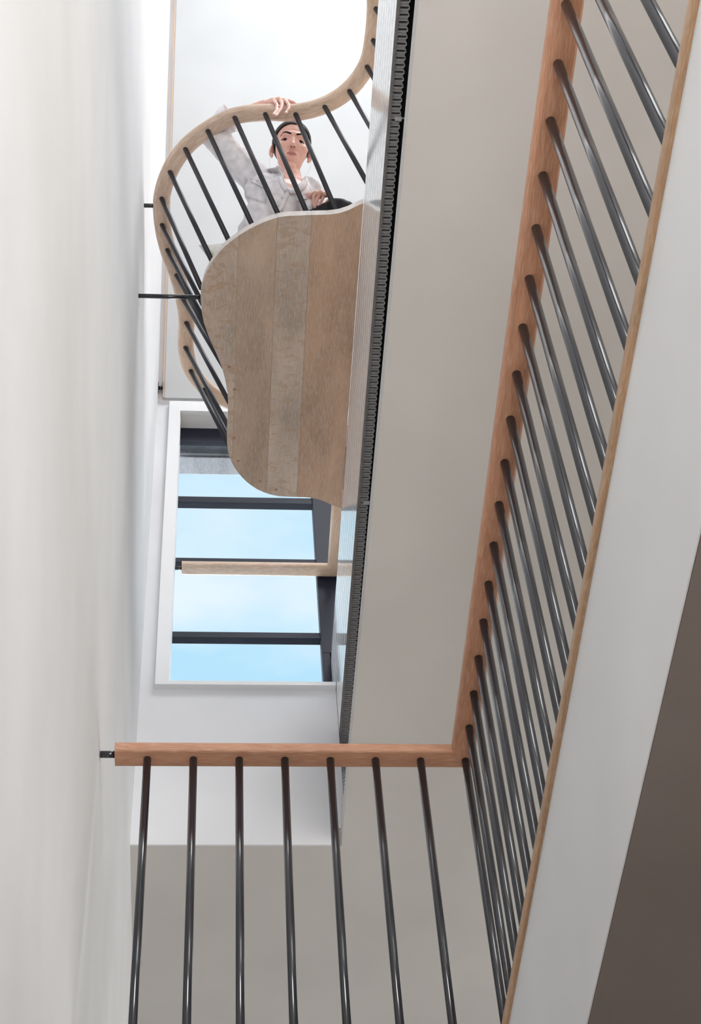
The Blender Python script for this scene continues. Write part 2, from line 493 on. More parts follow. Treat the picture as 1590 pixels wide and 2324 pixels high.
# ------------------------------------------------------------------ fluted gloss panel along the upper floor edge
fl = empty('fluted_panel', (PX0, 1.2, PZ0))
nfl = 8
prof2 = [(PX1, PZ1), (PX1, PZ0)]
step = (PZ1 - PZ0) / nfl
for i in range(nfl):
    z0 = PZ0 + i * step
    prof2 += [(PX0, z0 + .004), (PX0, z0 + step - .006), (PX0 + .004, z0 + step - .003), (PX0 + .004, z0 + step)]
V = [];F = []
ya, yb = -1.2, YF + .55
for y in (ya, yb):
    V += [(x - PX0, y - 1.2, z - PZ0) for x, z in prof2]
m = len(prof2)
for j in range(m):
    kk = (j + 1) % m
    F.append((j, kk, m + kk, m + j))
F.append(tuple(range(m))[::-1]); F.append(tuple(range(m, 2*m)))
me = mesh_from('flutes', V, F)
bm = bmesh.new(); bm.from_mesh(me); bmesh.ops.recalc_face_normals(bm, faces=bm.faces[:]); bm.to_mesh(me); bm.free()
link('sheet', me, M['gloss_panel'], fl)
boxes('bottom_edge', [((0, ya - 1.2, -.003), (PX1 - PX0, yb - 1.2, .0))], M['panel_edge'], fl)
tag(fl, 'glossy white fluted panel running beside the oak bench platform', 'panel')

# ------------------------------------------------------------------ vent grille of little grey channels under the upper floor edge
gr = empty('vent_grille', (PX1, 1.2, PZ0))
sx, sy, sz, wl = .031, .0125, .040, .0013
pitch = .0226
def tube_mesh():
    V = []; F = []
    c = .003
    def ring(i, z):
        x0, x1, y0, y1 = i, sx - i, i, sy - i
        return [(x0, y0, z), (x1 - c, y0, z), (x1, y0 + c, z), (x1, y1 - c, z), (x1 - c, y1, z), (x0, y1, z)]
    for i, z in ((0, sz), (0, 0), (wl, 0), (wl, sz)): V += ring(i, z)
    for a in range(3):
        for j in range(6):
            kk = (j + 1) % 6
            F.append((a*6 + j, a*6 + kk, a*6 + 6 + kk, a*6 + 6 + j))
    k0 = len(V)
    V += [(0, sy, .009), (sx - .003, sy, .009), (sx - .003, pitch, .009), (0, pitch, .009)]
    F.append((k0, k0 + 3, k0 + 2, k0 + 1))
    return mesh_from('channel', V, F)
tm = tube_mesh(); tm.materials.append(M['slat'])
y = ya
nch = 0
while y < yb - .02:
    if y > 1.55:
        o = link('channel', tm, None, gr); o.location = (.001, y - 1.2, .002); nch += 1
    y += pitch
for px, py in ((908, 268), (830, 1140)):
    p = onz(px, py, PZ0)
    b_ = boxes('bracket', [((.014, p.y - 1.2 - .005, -.004), (.035, p.y - 1.2 + .009, .006))], M['slat'], gr, .001)
    rod_between('bolt', (.035, p.y - 1.2, .0), (.047, p.y - 1.2, .0), .0032, M['bolt'], b_)
tag(gr, 'row of small dark grey channels beside the white fluted panel', 'grille')

# ------------------------------------------------------------------ upper window
win = empty('window_1', (WX0, YF, WZ0)); struct(win, 'tall upper window with dark transoms and white surround')
def Wn(o): o.location = -Vector(win.location); return o
yf = YF - .028; YG = 5.035
wl_, wb_ = ony(351, 1553, yf).x, ony(420, 1553, yf).z
wt_ = ony(400, 910, yf).z
wi_ = WX0 + .001
zi_ = ony(420, 932, yf).z
Wn(boxes('surround', [((wl_, yf, wb_ + .022), (wi_, YF + .001, wt_)), ((wi_, yf, zi_), (PX0 - .002, YF + .001, wt_)), ((wl_ + .0005, yf - .0005, wb_), (PX0 - .002, YF + .001, wb_ + .022))], M['frame_white'], win))
Wn(boxes('lining', [((wi_ - .012, YF, wb_), (wi_ + .002, YG, wt_ - .02)), ((wi_, YF, zi_), (WX1, 4.968, zi_ + .012)), ((wi_, YF, wb_ + .006), (WX1, YG, wb_ + .020))], M['frame_white'], win))
gx0 = ony(403, 1000, YG).x + .003
gx1 = (ony(705, 1135, YG).x + ony(736, 1545, YG).x) / 2
for nm, bx_ in (('jamb', ((gx0 - .05, YG - .02, wb_), (gx0 + .006, YG + .05, wt_))),
                ('jamb', ((gx1, YG - .015, ZP + .04), (.76, YG + .05, wt_))),
                ('jamb', ((gx1, YG - .015, wb_), (PX0 - .002, YG + .05, ZP + .039))),
                ('head', ((gx0 - .03, 4.968, ony(420, 1004, 4.968).z), (PX0 - .003, 4.990, zi_ + .005))),):
    Wn(boxes(nm, [bx_], M['frame_dark'], win, .002))
edges = [wb_ + .01]
for pa, pb in ((1449, 1433), (1279, 1266), (1143, 1127)):
    za, zb = ony(560, pa, YG).z, ony(560, pb, YG).z
    t_ = boxes('transom', [((gx0, YG - .004, za), (gx1 + .01, YG + .035, (za + zb) / 2 + .004))], M['frame_dark'], win, .002); Wn(t_)
    t2 = boxes('glazing_bead', [((gx0, YG + .004, (za + zb) / 2 + .004), (gx1 + .01, YG + .03, zb))], M['frame_dark'], t_, .002)
    edges += [za, zb]
edges.append(ony(420, 1006, YG).z)
for i in range(0, len(edges), 2):
    Wn(boxes('pane', [((gx0, YG + .014, edges[i] - .005), (gx1 + .005, YG + .018, edges[i+1] + .005))], M['glass'], win))
lint = boxes('lintel', [((gx0 - .1, YG + .09, ony(420, 1037, YG + .09).z), (PX0 - .002, YG + .20, ony(420, 1037, YG + .09).z + .28))], M['timber_grey'], win, .004); Wn(lint)
boxes('drip_board', [((gx0 - .1, YG + .075, ony(420, 1034, YG + .09).z), (PX0 - .002, YG + .089, ony(420, 1028, YG + .09).z))], M['timber_grey'], lint)

# ------------------------------------------------------------------ oak bench platform of four boards
plat = empty('bench_platform', (0.25, 3.5, ZP))
out_px = [(822,461),(806,469),(790,477),(768,484),(745,487),(723,487.5),(700,488),(677,489),(654,490),(632,493),(612,499),(594,506),(577,514),(560,523),(542,534),(526,546),(510,559),(496,574),(484,590),(474,606),(466,622),(460,640),(456.5,657),(455,674),(456,692),(458,711),(462,730),(468,749),(475,768),(483,786),(491,803),(498,820),(504,837),(509,854),(513,873),(516,892),(517.5,914),(517,937),(516,956),(515,975),(514.5,990),(515,1005),(516.5,1019),(519,1032),(523.5,1045),(530,1058),(539,1071),(549,1083),(560,1094),(572,1103),(584.5,1111),(598,1117),(614,1122.5),(632,1126),(654,1127.5),(677,1128),(693,1128.5),(707.5,1130),(721,1133),(734,1137),(749,1144.5),(764,1154)]
outl = [onz(x, y, ZP) for x, y in out_px]
outl = [(p.x, p.y) for p in outl]
outl[0] = (PX0 - .001, outl[0][1]); outl[-1] = (PX0 - .001, outl[-1][1])
def clip(poly, x, keep_right):
    res = []
    for i in range(len(poly)):
        a, b = poly[i], poly[(i + 1) % len(poly)]
        ia = (a[0] >= x) if keep_right else (a[0] <= x)
        ib = (b[0] >= x) if keep_right else (b[0] <= x)
        if ia: res.append(a)
        if ia != ib:
            t = (x - a[0]) / (b[0] - a[0]); res.append((x, a[1] + t * (b[1] - a[1])))
    return res
cuts = [-.2, onz(536, 700, ZP).x, onz(617, 800, ZP).x, onz(690, 800, ZP).x, PX0]
board_cols = [((0.80, 0.715, 0.64), 0.85, 0.55), ((0.77, 0.665, 0.575), 0.55, 0.10), ((0.79, 0.71, 0.64), 0.7, 0.48), ((0.785, 0.645, 0.535), 0.55, 0.05)]
for i in range(4):
    c0, la, fk = board_cols[i]
    mt = oak('platform_oak_%d' % i, c0, (0.87, 0.81, 0.76), 'OBJ', la * .75, (1.6, 34), rough=0.5, fleck=fk, seed=i * 5.3)
    # grain of the boards runs along Y: swap the scale axes
    for nd in mt.node_tree.nodes:
        if nd.type == 'MAPPING' and tuple(nd.inputs['Scale'].default_value) != (1, 1, 1):
            s_ = nd.inputs['Scale'].default_value
            nd.inputs['Scale'].default_value = (s_[1], s_[0], s_[2])
    pl = clip(clip(outl, cuts[i] + .0003, True), cuts[i+1] - .0003, False)
    # drop repeated points
    q = []
    for p in pl:
        if not q or math.hypot(p[0]-q[-1][0], p[1]-q[-1][1]) > 1e-5: q.append(p)
    if math.hypot(q[0][0]-q[-1][0], q[0][1]-q[-1][1]) < 1e-5: q.pop()
    b_ = prism('board', q[::-1], ZP, ZP + .034, mt, plat)
    b_.location = -Vector(plat.location)
    b_.data.materials.append(M['pale_edge'])
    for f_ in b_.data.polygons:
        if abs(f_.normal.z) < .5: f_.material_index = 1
for px, py in ((520, 832), (532, 884), (531, 994), (540, 1046), (626, 1111), (590, 1092)):
    p = onz(px, py, ZP)
    o = link('plug', rod_mesh('plug', .004, .0065, 16), M['nosing'], plat); o.location = Vector((p.x, p.y, ZP - .0004)) - Vector(plat.location)
tag(plat, 'wavy-edged oak bench platform of four boards seen from below', 'platform')

# ------------------------------------------------------------------ upper balustrade: leaning bars and flowing handrail
ub = empty('bench_railing', (0.2, 3.4, ZP))
def U(o): o.location = Vector(o.location) - Vector(ub.location); return o
tops = [(853, -60), (853, 20), (847, 92), (833, 152), (793, 207), (737, 243), (671, 260), (602, 260), (533, 268), (472, 298), (421, 339), (386, 391), (367, 451), (368, 511), (380, 568), (401, 625), (415, 678), (423, 733), (421, 789), (433, 842), (464, 884)]
T3 = [onz(x, y, ZR) for x, y in tops]
# bars meet the platform on a line 20 mm inside its edge
pairs = {(776, 468): 6, (825, 418): 5, (712, 478): 7, (640, 482): 8, (577, 500): 9, (523, 535): 10, (470, 585): 11}
sh = []
for (bx1, by1), ti in pairs.items():
    sh.append(onz(bx1, by1, ZP + .034) - T3[ti])
lean = sum(sh, Vector()) / len(sh)
lean = lean * ((ZR - ZP - .038) / (ZR - ZP - .034))
blen = lean.length + .014
bar2 = rod_mesh('leaning_baluster', blen, .0095, 20); bar2.materials.append(M['steel_matt'])
def inside(x, y):
    c_ = False
    for i in range(len(outl)):
        (x0, y0), (x1, y1) = outl[i], outl[i-1]
        if (y0 > y) != (y1 > y) and x < (x1 - x0) * (y - y0) / (y1 - y0) + x0: c_ = not c_
    return c_
def rim_dist(x, y):
    return min(math.hypot(x - a[0], y - a[1]) for a in outl[1:-1])
for tpt in T3[1:]:
    ft = tpt + lean
    for _ in range(60):
        if ft.x > PX0 - .02 or (inside(ft.x, ft.y) and rim_dist(ft.x, ft.y) > .015): break
        ft = ft + (Vector((.26, 3.3, ft.z)) - ft).normalized() * .004
    o = link('baluster', bar2, None, ub); o.rotation_euler = (tpt - ft).to_track_quat('Z', 'Y').to_euler()
    o.location = ft; o.scale = (1, 1, (tpt - ft).length / lean.length); U(o)
ctr = [Vector((T3[0].x, T3[0].y - .5, ZR))] + [t_.copy() for t_ in T3]
# carries on behind the platform, then straight to the window corner
cor = onz(752, 1299, ZR)
yw = cor.y
ctr += [onz(508, 912, ZR), onz(580, 938, ZR), onz(655, 965, ZR), onz(712, 1005, ZR), onz(745, 1065, ZR), Vector((cor.x + .014, onz(752, 1150, ZR).y, ZR))]
path = spline(ctr, 6)
path.append(Vector((cor.x + .014, yw, ZR)))
path.append(Vector((onz(412, 1290, ZR).x, yw, ZR)))
U(sweep('handrail', path, round_rect(.066, .038, .016, 6), M['rail_pale'], ub))
xs_ = onz(412, 1290, ZR).x
U(rod_between('wall_stub', (wi_ + .003, yw, ZR + .017), (xs_ + .006, yw, ZR + .017), .009, M['steel'], ub))
p = onz(347, 467, ZR + .017)
U(rod_between('wall_stub', (XL - .006, p.y, ZR + .017), (p.x + .02, p.y, ZR + .017), .0085, M['steel'], ub))
tag(ub, 'flowing pale oak handrail on leaning black bars around the bench', 'railing')
st = empty('platform_strut', (XL, 0, ZP))
p = onz(457, 675, ZP + .017)
st.location = (XL - .006, p.y, ZP + .017)
rod_between('rod', (0, 0, 0), (p.x - XL + .006, 0, 0), .0085, M['steel'], st)
rod_between('collar', (p.x - XL - .002, 0, 0), (p.x - XL + .006, 0, 0), .0092, M['frame_dark'], st)
tag(st, 'long black steel strut from left wall to oak platform', 'strut')

# ================================================================== the seated person
def caps_to_bm(bm, shapes):
    for s in shapes:
        if s[0] == 'c':                       # tapered capsule
            _, a, ra, b, rb = s
            a, b = Vector(a), Vector(b)
            d_ = b - a
            n_ = max(2, int(d_.length / (0.6 * min(ra, rb))) + 1)
            for i in range(n_ + 1):
                t_ = i / n_
                bmesh.ops.create_icosphere(bm, subdivisions=2, radius=1.0,
                    matrix=Matrix.Translation(a + d_ * t_) @ Matrix.Scale(ra + (rb - ra) * t_, 4))
        else:                                 # ellipsoid with its own axes
            _, c_, r_, R_m = s
            bmesh.ops.create_icosphere(bm, subdivisions=3, radius=1.0,
                matrix=Matrix.Translation(Vector(c_)) @ R_m.to_4x4() @ Matrix.Diagonal((r_[0], r_[1], r_[2], 1)))
def blob(name, shapes, voxel, smooth_it):
    """one continuous skin round a set of overlapping volumes"""
    bm = bmesh.new(); caps_to_bm(bm, shapes)
    me = bpy.data.meshes.new(name + '_raw'); bm.to_mesh(me); bm.free()
    o = bpy.data.objects.new(name + '_raw', me); COL.objects.link(o)
    r = o.modifiers.new('r', 'REMESH'); r.mode = 'VOXEL'; r.voxel_size = voxel; r.use_smooth_shade = True
    s = o.modifiers.new('s', 'SMOOTH'); s.factor = 0.5; s.iterations = smooth_it
    bpy.context.view_layer.update()
    dg = bpy.context.evaluated_depsgraph_get()
    res = bpy.data.meshes.new_from_object(o.evaluated_get(dg))
    res.name = name
    bpy.data.objects.remove(o); bpy.data.meshes.remove(me)
    for p_ in res.polygons: p_.use_smooth = True
    return res
I3 = Matrix.Identity(3)

def skin_mat():
    m, n, b = new_mat('skin')
    tc = n.nodes.new('ShaderNodeTexCoord')
    no = n.nodes.new('ShaderNodeTexNoise'); no.inputs['Scale'].default_value = 22; no.inputs['Detail'].default_value = 4
    n.links.new(tc.outputs['Object'], no.inputs['Vector'])
    cr = n.nodes.new('ShaderNodeValToRGB')
    cr.color_ramp.elements[0].position = 0.3; cr.color_ramp.elements[0].color = lin((0.89, 0.69, 0.635))
    cr.color_ramp.elements[1].position = 0.7; cr.color_ramp.elements[1].color = lin((0.93, 0.755, 0.70))
    n.links.new(no.outputs['Fac'], cr.inputs['Fac'])
    n.links.new(cr.outputs['Color'], b.inputs['Base Color'])
    b.inputs['Roughness'].default_value = 0.5
    b.inputs['Subsurface Weight'].default_value = 0.0
    b.inputs['Subsurface Radius'].default_value = (0.012, 0.005, 0.003)
    b.inputs['Subsurface Scale'].default_value = 0.5
    return m
M['skin'] = skin_mat()
M['lip'] = plain('lip', (0.80, 0.53, 0.50), rough=0.45)
M['hair'] = plain('dark_brown_hair', (0.13, 0.095, 0.08), rough=0.6, spec=0.2)
M['eye_white'] = plain('eye_white', (0.86, 0.82, 0.80), rough=0.2)
M['iris'] = plain('dark_iris', (0.10, 0.06, 0.05), rough=0.15)
M['lid'] = plain('eyelid_skin', (0.80, 0.60, 0.57), rough=0.5)
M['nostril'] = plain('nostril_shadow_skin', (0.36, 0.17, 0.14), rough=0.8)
M['nail'] = plain('finger_nail', (0.90, 0.72, 0.69), rough=0.25)
M['shirt'] = plain('white_cotton', (0.945, 0.93, 0.945), rough=0.85)
M['button'] = plain('shirt_button', (0.85, 0.80, 0.80), rough=0.35)
M['trouser'] = plain('black_cloth', (0.075, 0.075, 0.090), rough=0.85)
M['gold'] = plain('gold_ring', (0.85, 0.66, 0.36), rough=0.25, metal=1.0)

# --- head frame: turned to look down at the hall, chin towards the viewer, tipped a little sideways
HC = onz(660.5, 339, 6.285)
HR = CR @ Matrix.Rotation(math.radians(-5.5), 3, 'Z') @ Matrix.Rotation(math.radians(-15), 3, 'X') @ Matrix.Rotation(math.radians(6), 3, 'Y')
def hd(x, y, z): return HC + HR @ Vector((x, y, z))
def hr(rx=0, ry=0, rz=0): return HR @ Euler((math.radians(rx), math.radians(ry), math.radians(rz))).to_matrix()

neck0 = onz(668, 424, 6.085)
rsh, relb, rwri = onz(580, 408, 6.075), onz(480, 304, 6.235), onz(598, 238, 6.232)
lsh, lelb, lwri = onz(703, 434, 6.03), onz(692, 560, 5.84), onz(706, 447, 5.915)
pel, chest = onz(590, 600, 5.800), onz(632, 462, 5.95)
lknee, rknee = onz(767, 488, 5.80), onz(560, 745, 5.765)
lfoot, rfoot = onz(640, 700, 5.714), onz(700, 740, 5.714)

head = [('e', hd(0, .036, -.020), (.072, .084, .092), HR),
        ('e', hd(0, -.015, .026), (.063, .078, .058), HR),
        ('e', hd(0, -.060, .020), (.050, .044, .054), HR),
        ('e', hd(0, -.096, .050), (.023, .018, .023), HR),
        ('e', hd(.040, -.020, .046), (.024, .022, .028), HR), ('e', hd(-.040, -.020, .046), (.024, .022, .028), HR),
        ('e', hd(0, .026, .062), (.046, .020, .024), HR),
        ('c', hd(0, .012, .080), .0075, hd(0, -.024, .099), .0090),
        ('e', hd(0, -.028, .102), (.0105, .0095, .0105), HR),
        ('e', hd(.0100, -.034, .092), (.0072, .0068, .010), HR), ('e', hd(-.0100, -.034, .092), (.0072, .0068, .010), HR),
        ('e', hd(0, -.060, .070), (.030, .022, .020), HR),
        ('e', hd(.0755, -.012, -.010), (.0065, .029, .017), hr(-10, 26, 6)), ('e', hd(-.0755, -.012, -.010), (.0065, .029, .017), hr(-10, -26, -6)),
        ('e', hd(.073, -.037, -.003), (.006, .011, .010), HR), ('e', hd(-.073, -.037, -.003), (.006, .011, .010), HR),
        ('c', hd(0, -.055, -.030), .040, neck0 + (hd(0, 0, -.022) - hd(0, 0, 0)), .040),
        ('c', hd(0, -.072, -.012), .032, neck0, .034)]
# --- right hand over the handrail
yfr = (T3[6].y + T3[7].y) / 2 - .034
def hf(*j):                                   # finger joints: (px, py, z) on top, (px, py) in front of the rail's face
    out = []
    for q_ in j:
        out.append(onz(*q_) if len(q_) == 3 else ony(q_[0], q_[1], yfr - .009))
    return out
ztop = ZR + .036
fingers_r = [hf((619, 227, ztop + .022), (628, 237), (627, 250), (620, 260)),
             hf((633, 225, ztop + .025), (640, 236), (637, 248), (626, 263)),
             hf((646, 228, ztop + .024), (654, 237), (655, 247), (648, 257)),
             hf((655, 230, ztop + .020), (665, 232, ztop + .016), (671, 236, ztop + .011), (677, 240, ztop + .008))]
hand = []
for f_, r_ in zip(fingers_r, (.0078, .0088, .0090, .0080)):
    for i in range(3):
        hand.append(('c', f_[i], r_ * (1 - .1 * i), f_[i+1], r_ * (.9 - .1 * i)))
    hand.append(('c', rwri + (f_[0] - rwri) * .25, .014, f_[0], .0105))
hand.append(('c', onz(606, 234, ztop + .014), .012, onz(634, 232, ztop + .010), .011))
hand.append(('c', onz(634, 232, ztop + .010), .010, onz(648, 233, ztop + .009), .0085))
# --- left hand on the knee
def lf(*j): return [onz(*q_) * .993 for q_ in j]
fingers_l = [lf((717, 437, 5.897), (711, 447, 5.888), (710, 460, 5.875), (715, 472, 5.862)),
             lf((727, 436, 5.899), (722, 447, 5.892), (718, 458, 5.880), (715, 468, 5.868)),
             lf((737, 440, 5.895), (733, 449, 5.889), (727, 461, 5.878), (722, 473, 5.866)),
             lf((747, 442, 5.892), (750, 448, 5.886), (745, 454, 5.880), (739, 459, 5.873))]
for f_, r_ in zip(fingers_l, (.0070, .0072, .0070, .0062)):
    for i in range(3):
        hand.append(('c', f_[i], r_ * (1 - .08 * i), f_[i+1], r_ * (.92 - .08 * i)))
    hand.append(('c', lwri + (f_[0] - lwri) * .2, .015, f_[0], .0088))
hand.append(('c', lwri, .016, onz(707, 462, 5.885), .010)); hand.append(('c', onz(707, 462, 5.885), .010, onz(712, 474, 5.872), .008))
core = [('c', neck0 + Vector((0, .012, -.055)), .066, chest + Vector((0, .01, 0)), .108), ('c', neck0, .046, neck0 + Vector((0, .012, -.055)), .064), ('c', chest, .09, pel, .10),
        ('c', neck0, .045, rsh, .042), ('c', rsh, .042, relb, .034), ('c', relb, .033, onz(513, 274, 6.255), .030), ('c', onz(513, 274, 6.255), .030, rwri, .0205),
        ('c', neck0, .045, lsh, .042), ('c', lsh, .042, lelb, .034), ('c', lelb, .033, lwri, .021),
        ('c', pel, .09, lknee, .050), ('c', pel, .09, rknee, .050), ('c', lknee, .045, lfoot, .034), ('c', rknee, .045, rfoot, .034)]
body_me = blob('body', head + hand + core, .0027, 3)
# fine modelling of the face: eye sockets, corners of the mouth, philtrum
HRi = HR.transposed()
for v in body_me.vertices:
    q_ = HRi @ (v.co - HC)
    if abs(q_.x) < .09 and -.12 < q_.y < .1 and q_.z > .0:
        dz = 0.0
        for sx_ in (-1, 1):
            dz -= .0085 * math.exp(-(((q_.x - sx_ * .0295) / .015) ** 2 + ((q_.y - .004) / .0095) ** 2))
            dz -= .003 * math.exp(-(((q_.x - sx_ * .027) / .008) ** 2 + ((q_.y + .058) / .008) ** 2))
        dz -= .004 * math.exp(-((q_.x / .03) ** 2 + ((q_.y + .079) / .006) ** 2))
        v.co += HR @ Vector((0, 0, dz))
body_me.materials.append(M['skin'])
for p_ in body_me.polygons: p_.material_index = 0
person = empty('person', pel)
def PP(o): o.location = Vector(o.location) - Vector(person.location); return o
body_o = PP(link('body', body_me, M['skin'], person))
from mathutils.bvhtree import BVHTree
def bvh_of(me): return BVHTree.FromPolygons([v.co.copy() for v in me.vertices], [tuple(p_.vertices) for p_ in me.polygons])
bt = bvh_of(body_me)
def face_pt(x, y, off=0.0):
    """point on the face under head coordinates (x, y)"""
    loc, nn, _, _ = bt.ray_cast(hd(x, y, .2), HR @ Vector((0, 0, -1)))
    return (loc if loc else hd(x, y, .08)) + HR @ Vector((0, 0, off))
def tube(name, pts, rad, mat, parent, flat=1.0, seg=8, up=None):
    """soft tapered strand through points; rad is a list"""
    up = up or (HR @ Vector((0, 0, 1)))
    V = []; F = []
    for i, p_ in enumerate(pts):
        d_ = (pts[min(i+1, len(pts)-1)] - pts[max(i-1, 0)]).normalized()
        n_ = (up - d_ * up.dot(d_)).normalized(); s_ = d_.cross(n_)
        for k_ in range(seg):
            a_ = 2 * PI * k_ / seg
            V.append(p_ + s_ * math.cos(a_) * rad[i] + n_ * math.sin(a_) * rad[i] * flat)
    for i in range(len(pts) - 1):
        for k_ in range(seg):
            j_ = (k_ + 1) % seg
            F.append((i*seg + k_, i*seg + j_, (i+1)*seg + j_, (i+1)*seg + k_))
    F.append(tuple(range(seg))[::-1]); F.append(tuple((len(pts)-1)*seg + k_ for k_ in range(seg)))
    me = mesh_from(name, V, F, True)
    bm = bmesh.new(); bm.from_mesh(me); bmesh.ops.recalc_face_normals(bm, faces=bm.faces[:]); bm.to_mesh(me); bm.free()
    return PP(link(name, me, mat, parent)) if parent == person else link(name, me, mat, parent)
# eyes
for sx_ in (-1, 1):
    ec = face_pt(sx_ * .0295, .003) - HR @ Vector((0, 0, .0134))
    def cap(name, r_, tst, mat, c_=ec):
        bm = bmesh.new()
        bmesh.ops.create_uvsphere(bm, u_segments=28, v_segments=20, radius=r_)
        bmesh.ops.delete(bm, geom=[f for f in bm.faces if not tst(f.calc_center_median() / r_)], context='FACES')
        for v in bm.verts: v.co = HR @ Vector(v.co) + c_
        me = bpy.data.meshes.new(name); bm.to_mesh(me); bm.free()
        for p_ in me.polygons: p_.use_smooth = True
        return PP(link(name, me, mat, person))
    look = Vector((.0, -.10, 1)).normalized()
    cap('eye', .0162, lambda c: c.z > -.2, M['eye_white'])
    cap('iris', .0165, lambda c: c.normalized().dot(look) > .885, M['iris'])
    cap('upper_eyelid', .0176, lambda c: c.y > .24 - .55 * abs(c.x) ** 2.2 and c.z > -.3, M['lid'])
    cap('lower_eyelid', .0172, lambda c: c.y < -.36 + .30 * abs(c.x) ** 2 and c.z > -.3, M['skin'])
    ln = [ec + HR @ Vector((.0178 * math.sin(a_), .0043 - .0098 * abs(math.sin(a_)) ** 2.2, .0176 * math.cos(a_))) for a_ in [math.radians(x_) for x_ in range(-62, 63, 12)]]
    tube('lash_line', ln, [.0005] + [.0014] * (len(ln) - 2) + [.0006], M['hair'], person)
    bp_ = [(.010, .0235), (.018, .0265), (.027, .0300), (.036, .0310), (.0435, .0280), (.0495, .0230)]
    pts = spline([face_pt(sx_ * a_, b_, .0004) for a_, b_ in bp_], 3)
    tube('eyebrow', pts, [.0026, .0034, .0038, .0041, .0041, .0040, .0039, .0037, .0035, .0033, .0030, .0027, .0024, .0019, .0013, .0006], M['hair'], person, flat=.35)
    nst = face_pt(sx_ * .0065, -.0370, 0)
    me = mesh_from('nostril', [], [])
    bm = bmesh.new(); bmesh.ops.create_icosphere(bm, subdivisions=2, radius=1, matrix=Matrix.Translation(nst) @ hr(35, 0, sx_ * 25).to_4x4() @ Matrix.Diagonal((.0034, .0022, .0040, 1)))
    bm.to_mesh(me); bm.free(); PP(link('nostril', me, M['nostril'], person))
# lips
up_l = [(-.0205, -.0608), (-.014, -.0580), (-.006, -.0555), (0, -.0568), (.006, -.0555), (.014, -.0582), (.0215, -.0622)]
lo_l = [(-.018, -.0618), (-.010, -.0648), (0, -.0665), (.010, -.0655), (.0185, -.0632)]
tube('lip', [face_pt(a_, b_, .0002) for a_, b_ in up_l], [.0008, .0022, .0030, .0027, .0030, .0022, .0008], M['lip'], person, flat=.5)
tube('lip', [face_pt(a_, b_, .0002) for a_, b_ in lo_l], [.0010, .0034, .0044, .0034, .0010], M['lip'], person, flat=.55)
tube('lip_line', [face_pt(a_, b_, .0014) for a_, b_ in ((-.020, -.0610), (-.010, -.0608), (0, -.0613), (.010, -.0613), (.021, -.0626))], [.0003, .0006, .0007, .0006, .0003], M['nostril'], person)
# hair drawn back from the face
bm = bmesh.new()
bmesh.ops.create_uvsphere(bm, u_segments=200, v_segments=140, radius=1.0)
kill = []
for f in bm.faces:
    c = f.calc_center_median(); x_, y_, z_ = c.x * .078, .038 + c.y * .089, -.022 + c.z * .097
    if not (z_ < .008 + .66 * y_ - .10 * abs(x_) + (.010 if y_ < .02 and y_ > -.02 else 0)) or y_ < -.045: kill.append(f)
bmesh.ops.delete(bm, geom=kill, context='FACES')
for v in bm.verts:
    g_ = 1 + .0022 * math.sin(v.co.x * 70 + v.co.z * 5)
    v.co = hd(v.co.x * .0775 * g_, .038 + v.co.y * .0885 * g_, -.022 + v.co.z * .0955 * g_)
me = bpy.data.meshes.new('hair'); bm.to_mesh(me); bm.free()
for p_ in me.polygons: p_.use_smooth = True
hair_o = PP(link('hair', me, M['hair'], person))
so = hair_o.modifiers.new('thickness', 'SOLIDIFY'); so.thickness = .004; so.offset = -1
bun = blob('hair_bun', [('e', hd(0, .005, -.125), (.038, .036, .030), HR)], .004, 1)
PP(link('hair_bun', bun, M['hair'], person))
for sx_, pl_ in ((-1, [(-.070, .01, .01), (-.079, -.03, .012), (-.080, -.075, .010), (-.070, -.11, .012)]), (1, [(.070, .01, .01), (.082, -.04, .006), (.080, -.08, .004), (.066, -.115, .010)])):
    tube('loose_strand', spline([hd(*a_) for a_ in pl_], 4), [.00022] * 13, M['hair'], person)
# nails
for f_, r_ in list(zip(fingers_r, (.0062, .0070, .0072, .0064))) + list(zip(fingers_l, (.007, .007, .0066, .0058))):
    tipv = f_[3]; d_ = (f_[3] - f_[2]).normalized(); to_cam = (-tipv).normalized()
    n_ = (to_cam - d_ * to_cam.dot(d_)).normalized()
    Rm = Matrix((d_.cross(n_), d_, n_)).transposed()
    bm = bmesh.new(); bmesh.ops.create_icosphere(bm, subdivisions=2, radius=1, matrix=Matrix.Translation(tipv + n_ * r_ * .75 + d_ * .002) @ Rm.to_4x4() @ Matrix.Diagonal((.0042, .0060, .0016, 1)))
    me = bpy.data.meshes.new('nail'); bm.to_mesh(me); bm.free()
    for p_ in me.polygons: p_.use_smooth = True
    PP(link('nail', me, M['nail'], person))
# rings
def ring(p_, axis, r_):
    V = []; F = []
    ax = axis.normalized(); u_ = ax.orthogonal().normalized(); w_ = ax.cross(u_)
    for i in range(20):
        a_ = 2 * PI * i / 20
        for k_ in range(6):
            b_ = 2 * PI * k_ / 6
            rr = r_ + .0009 * math.cos(b_)
            V.append(p_ + (u_ * math.cos(a_) + w_ * math.sin(a_)) * rr + ax * .0009 * math.sin(b_))
    for i in range(20):
        for k_ in range(6):
            F.append((i*6 + k_, ((i+1) % 20)*6 + k_, ((i+1) % 20)*6 + (k_+1) % 6, i*6 + (k_+1) % 6))
    return PP(link('ring', mesh_from('ring', V, F, True), M['gold'], person))
ring(fingers_r[1][0] * .72 + fingers_r[1][1] * .28, fingers_r[1][1] - fingers_r[1][0], .0095)
ring(fingers_l[2][0] * .6 + fingers_l[2][1] * .4, fingers_l[2][1] - fingers_l[2][0], .0092)

